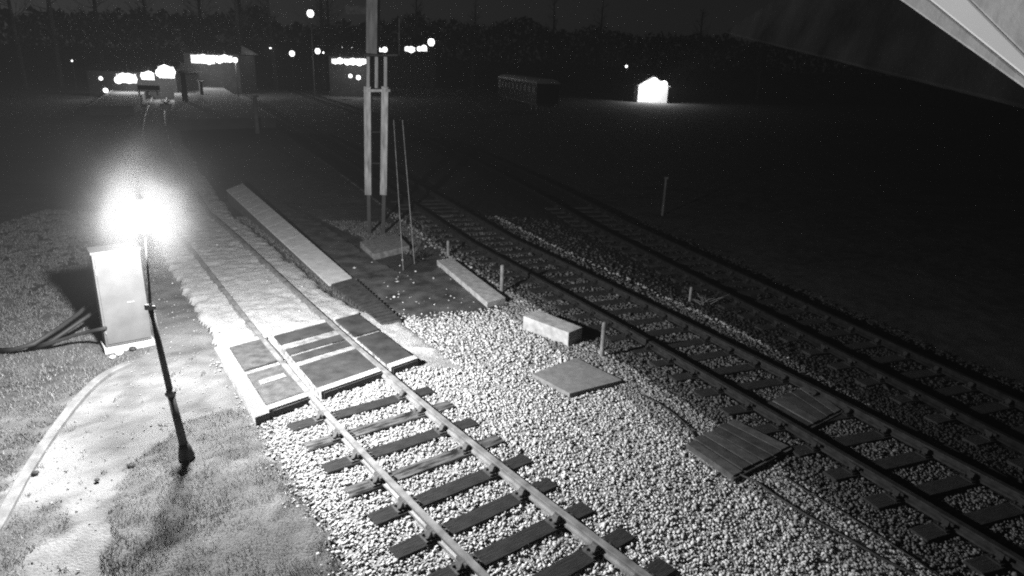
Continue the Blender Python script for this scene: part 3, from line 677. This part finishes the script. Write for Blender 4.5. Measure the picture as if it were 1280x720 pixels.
globes([(148, 100, .4), (154, 97, .5), (161, 98, .55), (167, 99, .35), (180, 95, .35), (186, 94, .45), (200, 91, .45), (206, 88, .6), (213, 90, .5), (126, 98, .2), (132, 113, .25)], 78.5, 'hanging_lamp', 'bright lamp hanging in a row under the far left station canopy', 'lamps of the far left station building')
globes([(243, 74, .3), (248, 73, .42), (254, 73, .5), (261, 75, .55), (267, 73, .35), (274, 75, .42), (281, 73, .45), (287, 75, .3)], 91, 'hanging_lamp', 'bright lamp hanging in a row under the dark canopied building', 'lamps of the canopied building')
globes([(419, 77, .32), (425, 76, .4), (434, 78, .35), (441, 77, .45), (449, 78, .45), (454, 77, .35), (438, 95, .25), (448, 97, .3)], 95, 'hanging_lamp', 'bright lamp hanging in a row on the small hut beside the signal post', 'lamps of the small hut')
globes([(415, 63, .3), (421, 63, .5), (428, 62, .4), (440, 62, .35), (474, 62, .35), (481, 62, .45), (509, 61, .4), (514, 62, .55), (524, 61, .4), (530, 60, .5)], 128, 'hanging_lamp', 'small far lamp in the broken row above the hut beside the signal post', 'lamps of the farthest building')
# platforms
def platform(pts, z, label):
    mb = MB(); n = len(pts); mb.add([(p.x, p.y, z) for p in pts]+[(p.x, p.y, -.1) for p in pts], [tuple(range(n)), *[(i, (i+1) % n, (i+1) % n+n, i+n) for i in range(n)]])
    t = empty('station_platform', (0, 0, 0), 0, label, 'platform'); mb.build('deck', 'platform', t)
    mb = MB()
    for i in (0,): mb.bar(pts[0]*1+Vector((0, 0, z+.01)), pts[1]*1+Vector((0, 0, z+.01)), .12, .03)
    mb.build('white_line', 'white', t); return t
def V2(v): return Vector((v[0], v[1], 0))
def side(line, s0, off): p = line.pos(s0); d = line.dir(s0); return Vector((p.x+d.y*off, p.y-d.x*off, 0))
s30, s55, s80, s120 = [L1.near(*L1.p[min(range(len(L1.p)), key=lambda i: abs(L1.p[i].y-yy))]) for yy in (30, 55, 80, 118)]
platform([side(L1, s55+8, -1.6), side(L1, s120, -1.6), side(L1, s120, -5), side(L1, s55+8, -5)][::-1], .75, 'distant platform on the left of the near track, under the lit windows')
wp = [side(L1, s30+22, 1.6), side(L1, s55+6, 1.6), side(L1, s80, 1.6), side(L1, s120, 1.6)]
wq = [side(L2, L2.near(*V2(p+Vector((6, 3, 0)))[:2]), -1.6) for p in wp]
platform([wp[0], wp[1], wp[2], wp[3], wq[3], wq[2], wq[1], wq[0]][::-1], .75, 'long island platform running away between the near and middle tracks')
# bench, planter and trolley on the platform
bp = g(186, 119, .75); bn = empty('platform_bench', (bp.x, bp.y, .75), .2, 'dark bench standing on the distant left platform under the lamps', 'bench')
MB().box((0, 0, .42), (2.2, .5, .06)).build('seat', 'sleeper', bn); MB().box((0, .24, .75), (2.2, .06, .5)).build('backrest', 'sleeper', bn)
for sx in (-.9, 0, .9): MB().box((sx, 0, .2), (.08, .45, .4)).build('leg', 'black', bn)
pp_ = g(208, 137, .75); pl = empty('planter', (pp_.x, pp_.y, .0), 0, 'round white planter on the platform end left of the tall dark post', 'planter')
MB().lathe([(.3, 0), (.45, .4), (.5, .45), (.42, .45), (.4, .38), (.01, .36)], (0, 0, .75), 16).build('tub', 'whitewood', pl)
twm = MB()
for i in range(30):
    a = random.uniform(0, 6.28); twm.tube([(0, 0, 1.1), (math.cos(a)*.2, math.sin(a)*.2, 1.35), (math.cos(a)*.4, math.sin(a)*.4, 1.3+random.random()*.3)], [.02, .015, .006], 4)
twm.build('leaves', 'twig', pl)
# parked coach and floodlit building at the right
def coach(px, D, L_, rz, label):
    p = at_y(px, 120, D); p.z = 0; e = empty('railway_carriage', p, rz, label, 'carriage')
    MB().box((L_/2, 0, 2.1), (L_, 2.7, 2.2)).build('body', 'coach', e, bevel=.05)
    vs = []; n = 9
    for x in (-.1, L_+.1):
        for k in range(n): a = math.pi*k/(n-1); vs.append((x, math.cos(a)*1.4, 3.2+math.sin(a)*.55))
    fs = [(k, k+1, n+k+1, n+k) for k in range(n-1)]+[tuple(range(n))[::-1], tuple(range(n, 2*n)), (0, n, 2*n-1, n-1)]
    MB().add(vs, fs).build('roof', 'galv', e)
    MB().box((L_/2, 0, .85), (L_*.95, 2.2, .25)).build('underframe', 'black', e)
    for i in range(int(L_/1.9)):
        f = MB().box((1.0+i*1.9, -1.36, 2.5), (1.1, .06, .85)).build('window', 'white' if i == 0 else 'coach', e); MB().box((1.0+i*1.9, -1.40, 2.5), (.95, .03, .7)).build('pane', 'window_dim', f)
    for x in (1.5, 3.6, L_-3.6, L_-1.5):
        for s in (-1, 1): MB().tube([(x, s*.7, .48), (x, s*.82, .48)], .45, 16).build('wheel', 'black', e)
    return e
coach(634, 100, 19, -1.31, 'dim parked railway carriage in the dark right of the signal post')
# floodlit gable shed
c0, c1 = at_y(799, 100, 112), at_y(836, 103, 112); c0.z = c1.z = 0; dd = c1-c0; W = dd.length
fs_ = empty('floodlit_shed', c0, math.atan2(dd.y, dd.x), 'small white gabled shed glaring in floodlight alone on the right', 'shed')
zt, za = 2.5, 3.9
MB().add([(0, 0, 0), (W, 0, 0), (W, 0, zt), (W*.45, 0, za), (0, 0, zt), (0, 4, 0), (W, 4, 0), (W, 4, zt), (W*.45, 4, za), (0, 4, zt)], [(0, 1, 2, 3, 4), (9, 8, 7, 6, 5), (1, 6, 7, 2), (5, 0, 4, 9)]).build('wall', 'whitewood', fs_)
MB().hexa([(-.3, -.3, zt-.1), (W*.45, -.3, za+.02), (W*.45, 4.3, za+.02), (-.3, 4.3, zt-.1)], [(-.3, -.3, zt), (W*.45, -.3, za+.12), (W*.45, 4.3, za+.12), (-.3, 4.3, zt)]).build('roof', 'roof', fs_)
MB().hexa([(W*.45, -.3, za+.02), (W+.3, -.3, zt-.1), (W+.3, 4.3, zt-.1), (W*.45, 4.3, za+.02)], [(W*.45, -.3, za+.12), (W+.3, -.3, zt), (W+.3, 4.3, zt), (W*.45, 4.3, za+.12)]).build('roof', 'roof', fs_)
for k, (fx, fz) in enumerate(((.2, 2.7), (.48, 3.3), (.8, 2.9))):
    p = c0+dd*fx; fl = empty('floodlight', (p.x, p.y-1.3, fz), 0, ('left', 'middle, highest', 'right')[k]+' floodlight in front of the white gabled shed', 'floodlight', 'floodlights on the white shed')
    MB().tube([(0, -.1, .1), (0, 1.3, .25)], .05, 8).build('bracket', 'galv', fl); MB().box((0, -.1, 0), (.5, .15, .4)).build('housing', 'black', fl, bevel=.02); MB().lathe([(.02, -.5), (.42, -.3), (.55, 0), (.42, .3), (.02, .5)], (0, .3, 0), 12).build('lens', 'lamp_mid', fl, smooth=True)
    l = bpy.data.lights.new('lamp_light', 'POINT'); l.energy = 900; l.shadow_soft_size = .2; q = bpy.data.objects.new('lamp_light', l); col.objects.link(q); q.parent = fl; q.location = (0, .3, -.7)

# ------------------------------------------------------------------ trees
def tree(px, D, H, label, seed, crown=True):
    random.seed(seed); p = at_y(px, 100, D); p.z = 0
    e = empty('tree', p, random.uniform(0, 6), label, 'tree', 'bare trees behind the station')
    mb = MB(); lean = Vector((random.uniform(-.04, .04), random.uniform(-.04, .04), 1)); r = H*.017
    mb.tube([(0, 0, -.1), lean*H*.3, lean*H*.65, lean*H*.97], [r*1.25, r, r*.6, r*.15], 8); mb.build('trunk', 'bark', e)
    cb_ = MB()
    for i in range(46):
        t = random.uniform(.22, .95); p0 = lean*H*t; a = random.uniform(0, 6.28); L_ = H*.26*(1.15-t)*random.uniform(.5, 1.2); el = random.uniform(.2, .9)
        d = Vector((math.cos(a)*math.cos(el), math.sin(a)*math.cos(el), math.sin(el))); p1 = p0+d*L_*.5; p2 = p1+(d+Vector((0, 0, .35)))*L_*.5
        cb_.tube([p0, p1, p2], [r*.3*(1.1-t)+.02, .035, .012], 4)
        for k in range(5):
            q0 = p0.lerp(p2, random.uniform(.3, 1)); q1 = q0+(d+Vector((random.uniform(-1, 1), random.uniform(-1, 1), random.uniform(-.2, 1)))).normalized()*L_*.4; cb_.tube([q0, q1], [.022, .008], 3)
    cb_.build('crown', 'bark', e); return e
TR = [(30, 90, 17), (75, 96, 20), (130, 118, 22), (190, 126, 19), (255, 124, 21), (301, 108, 20), (312, 131, 22), (345, 112, 18), (405, 118, 22), (414, 139, 20), (520, 150, 19), (590, 140, 17), (690, 150, 18), (745, 165, 20), (870, 150, 17), (950, 135, 16)]
TL = ['bare tree at the far left edge of the wood', 'tall bare tree behind the pinprick of light', 'bare tree behind the lit windows at the left', 'bare tree rising over the gap between the lit windows', 'tall bare tree directly behind the canopied building', 'pale trunk left of the tall lamp pole, nearer one', 'bare tree close behind the pale trunk', 'slim bare tree halfway to the tall lamp pole', 'bare tree just right of the tall lamp pole', 'taller bare tree between the lamp pole and the signal', 'bare tree right of the signal post', 'faint bare tree above the empty middle of the yard', 'faint bare tree above the parked carriage', 'faint bare tree left of the floodlit shed', 'faint bare tree right of the floodlit shed', 'rightmost faint bare tree under the roof edge']
for i, ((x, D, H), lb) in enumerate(zip(TR, TL)): tree(x, D, H, lb, 100+i)
random.seed(5)
# dark wood and hedge masses beyond
n = 60000; ang = rng.uniform(-1.0, 1.05, n); R = rng.uniform(150, 185, n); X = np.sin(ang)*R; Y = np.cos(ang)*R; top = 9+7*fbm(ang*20, ang*0+1, 1, 90); Zt = top*rng.random(n)**.7
s = rng.uniform(.3, .9, n); a = rng.uniform(0, 6.28, (3, n)); b = rng.uniform(-1.2, 1.2, (3, n))
V = np.stack([np.stack([X+s*np.cos(a[i])*np.cos(b[i]), Y+s*np.sin(a[i])*np.cos(b[i]), Zt+s*np.sin(b[i])], 1) for i in range(3)], 1).reshape(-1, 3)
tag(npmesh('woodland', V, np.arange(3*n).reshape(-1, 3), 'grass', tone=np.full(3*n, .02)), 'dark mass of woodland beyond the station', kind='stuff')

# ------------------------------------------------------------------ volume added for the lamp's lens bloom and thin night haze
def volume(name, density, aniso, col_=.9):
    m = bpy.data.materials.new(name); m.use_nodes = True; nt = m.node_tree; nt.nodes.remove(nt.nodes['Principled BSDF']); out = nt.nodes['Material Output']
    pv = nt.nodes.new('ShaderNodeVolumePrincipled'); pv.inputs['Color'].default_value = (col_, col_, col_, 1); pv.inputs['Density'].default_value = density; pv.inputs['Anisotropy'].default_value = aniso
    nt.links.new(pv.outputs[0], out.inputs['Volume']); return m, nt, pv
MT['haze'], _, _ = volume('night_haze', .0006, .0)
hz_ = MB().box((0, 80, 24), (400, 260, 60)).build('haze', 'haze'); hz_.location = (0, 0, 0)
tag(hz_, 'thin even night haze over the whole yard', kind='stuff')
MT['bloom_mist'], nt, pv = volume('lamp_bloom_mist', 1, .0)
tc = nt.nodes.new('ShaderNodeTexCoord'); le = nt.nodes.new('ShaderNodeVectorMath'); le.operation = 'LENGTH'
ns = nt.nodes.new('ShaderNodeTexNoise'); ns.inputs['Scale'].default_value = 1.2; ns.inputs['Detail'].default_value = 2
sub = nt.nodes.new('ShaderNodeVectorMath'); sub.operation = 'SUBTRACT'; sub.inputs[1].default_value = (.5, .5, .5); sc_ = nt.nodes.new('ShaderNodeVectorMath'); sc_.operation = 'SCALE'; sc_.inputs['Scale'].default_value = 1.05
adv = nt.nodes.new('ShaderNodeVectorMath'); adv.operation = 'ADD'
nt.links.new(tc.outputs['Object'], ns.inputs['Vector']); nt.links.new(ns.outputs['Color'], sub.inputs[0]); nt.links.new(sub.outputs[0], sc_.inputs[0]); nt.links.new(tc.outputs['Object'], adv.inputs[0]); nt.links.new(sc_.outputs[0], adv.inputs[1]); sq = nt.nodes.new('ShaderNodeVectorMath'); sq.operation = 'MULTIPLY'; sq.inputs[1].default_value = (1.15, 1.15, .82); nt.links.new(adv.outputs[0], sq.inputs[0]); nt.links.new(sq.outputs[0], le.inputs[0])
mr = nt.nodes.new('ShaderNodeMapRange'); mr.inputs['From Min'].default_value = 1.75; mr.inputs['From Max'].default_value = .1; mr.inputs['To Min'].default_value = 0; mr.inputs['To Max'].default_value = 1
nt.links.new(le.outputs['Value'], mr.inputs['Value']); pw = nt.nodes.new('ShaderNodeMath'); pw.operation = 'POWER'; pw.inputs[1].default_value = 4.0; nt.links.new(mr.outputs[0], pw.inputs[0])
ml = nt.nodes.new('ShaderNodeMath'); ml.operation = 'MULTIPLY'; ml.inputs[1].default_value = .036; nt.links.new(pw.outputs[0], ml.inputs[0]); nt.links.new(ml.outputs[0], pv.inputs['Density'])
bm = bmesh.new(); bmesh.ops.create_icosphere(bm, subdivisions=3, radius=2.1); me = bpy.data.meshes.new('bloom_mist'); bm.to_mesh(me); bm.free(); me.materials.append(MT['bloom_mist'])
mo = bpy.data.objects.new('bloom_mist', me); col.objects.link(mo); mo.location = head; tag(mo, 'scattering volume added to make the lens bloom round the lit lantern', kind='stuff')
MT['bloom_mist'].cycles.volume_sampling = 'EQUIANGULAR'; MT['haze'].cycles.volume_sampling = 'EQUIANGULAR'

# ------------------------------------------------------------------ night sky
w = bpy.data.worlds.new('World'); scene.world = w; w.use_nodes = True; nt = w.node_tree; bg = nt.nodes['Background']
sky = nt.nodes.new('ShaderNodeTexSky'); sky.sky_type = 'NISHITA'; sky.sun_disc = False; sky.sun_elevation = math.radians(12); sky.sun_rotation = math.radians(-60)
bw = nt.nodes.new('ShaderNodeRGBToBW'); nt.links.new(sky.outputs[0], bw.inputs[0]); nt.links.new(bw.outputs[0], bg.inputs['Color']); bg.inputs['Strength'].default_value = .0021
scene.view_settings.view_transform = 'Standard'; scene.view_settings.look = 'None'; scene.view_settings.exposure = 0; scene.view_settings.gamma = 1
scene.cycles.use_denoising = False; scene.cycles.sample_clamp_indirect = .15; scene.cycles.sample_clamp_direct = 3
for n_ in ('lamp_mid', 'lamp_far', 'window_lit', 'window_dim'): MT[n_].cycles.emission_sampling = 'NONE'
scene.cycles.pixel_filter_type = 'GAUSSIAN'; scene.cycles.filter_width = 2.3
scene.cycles.max_bounces = 4; scene.cycles.diffuse_bounces = 2; scene.cycles.volume_bounces = 0; scene.cycles.transparent_max_bounces = 6
scene.cycles.volume_max_steps = 64
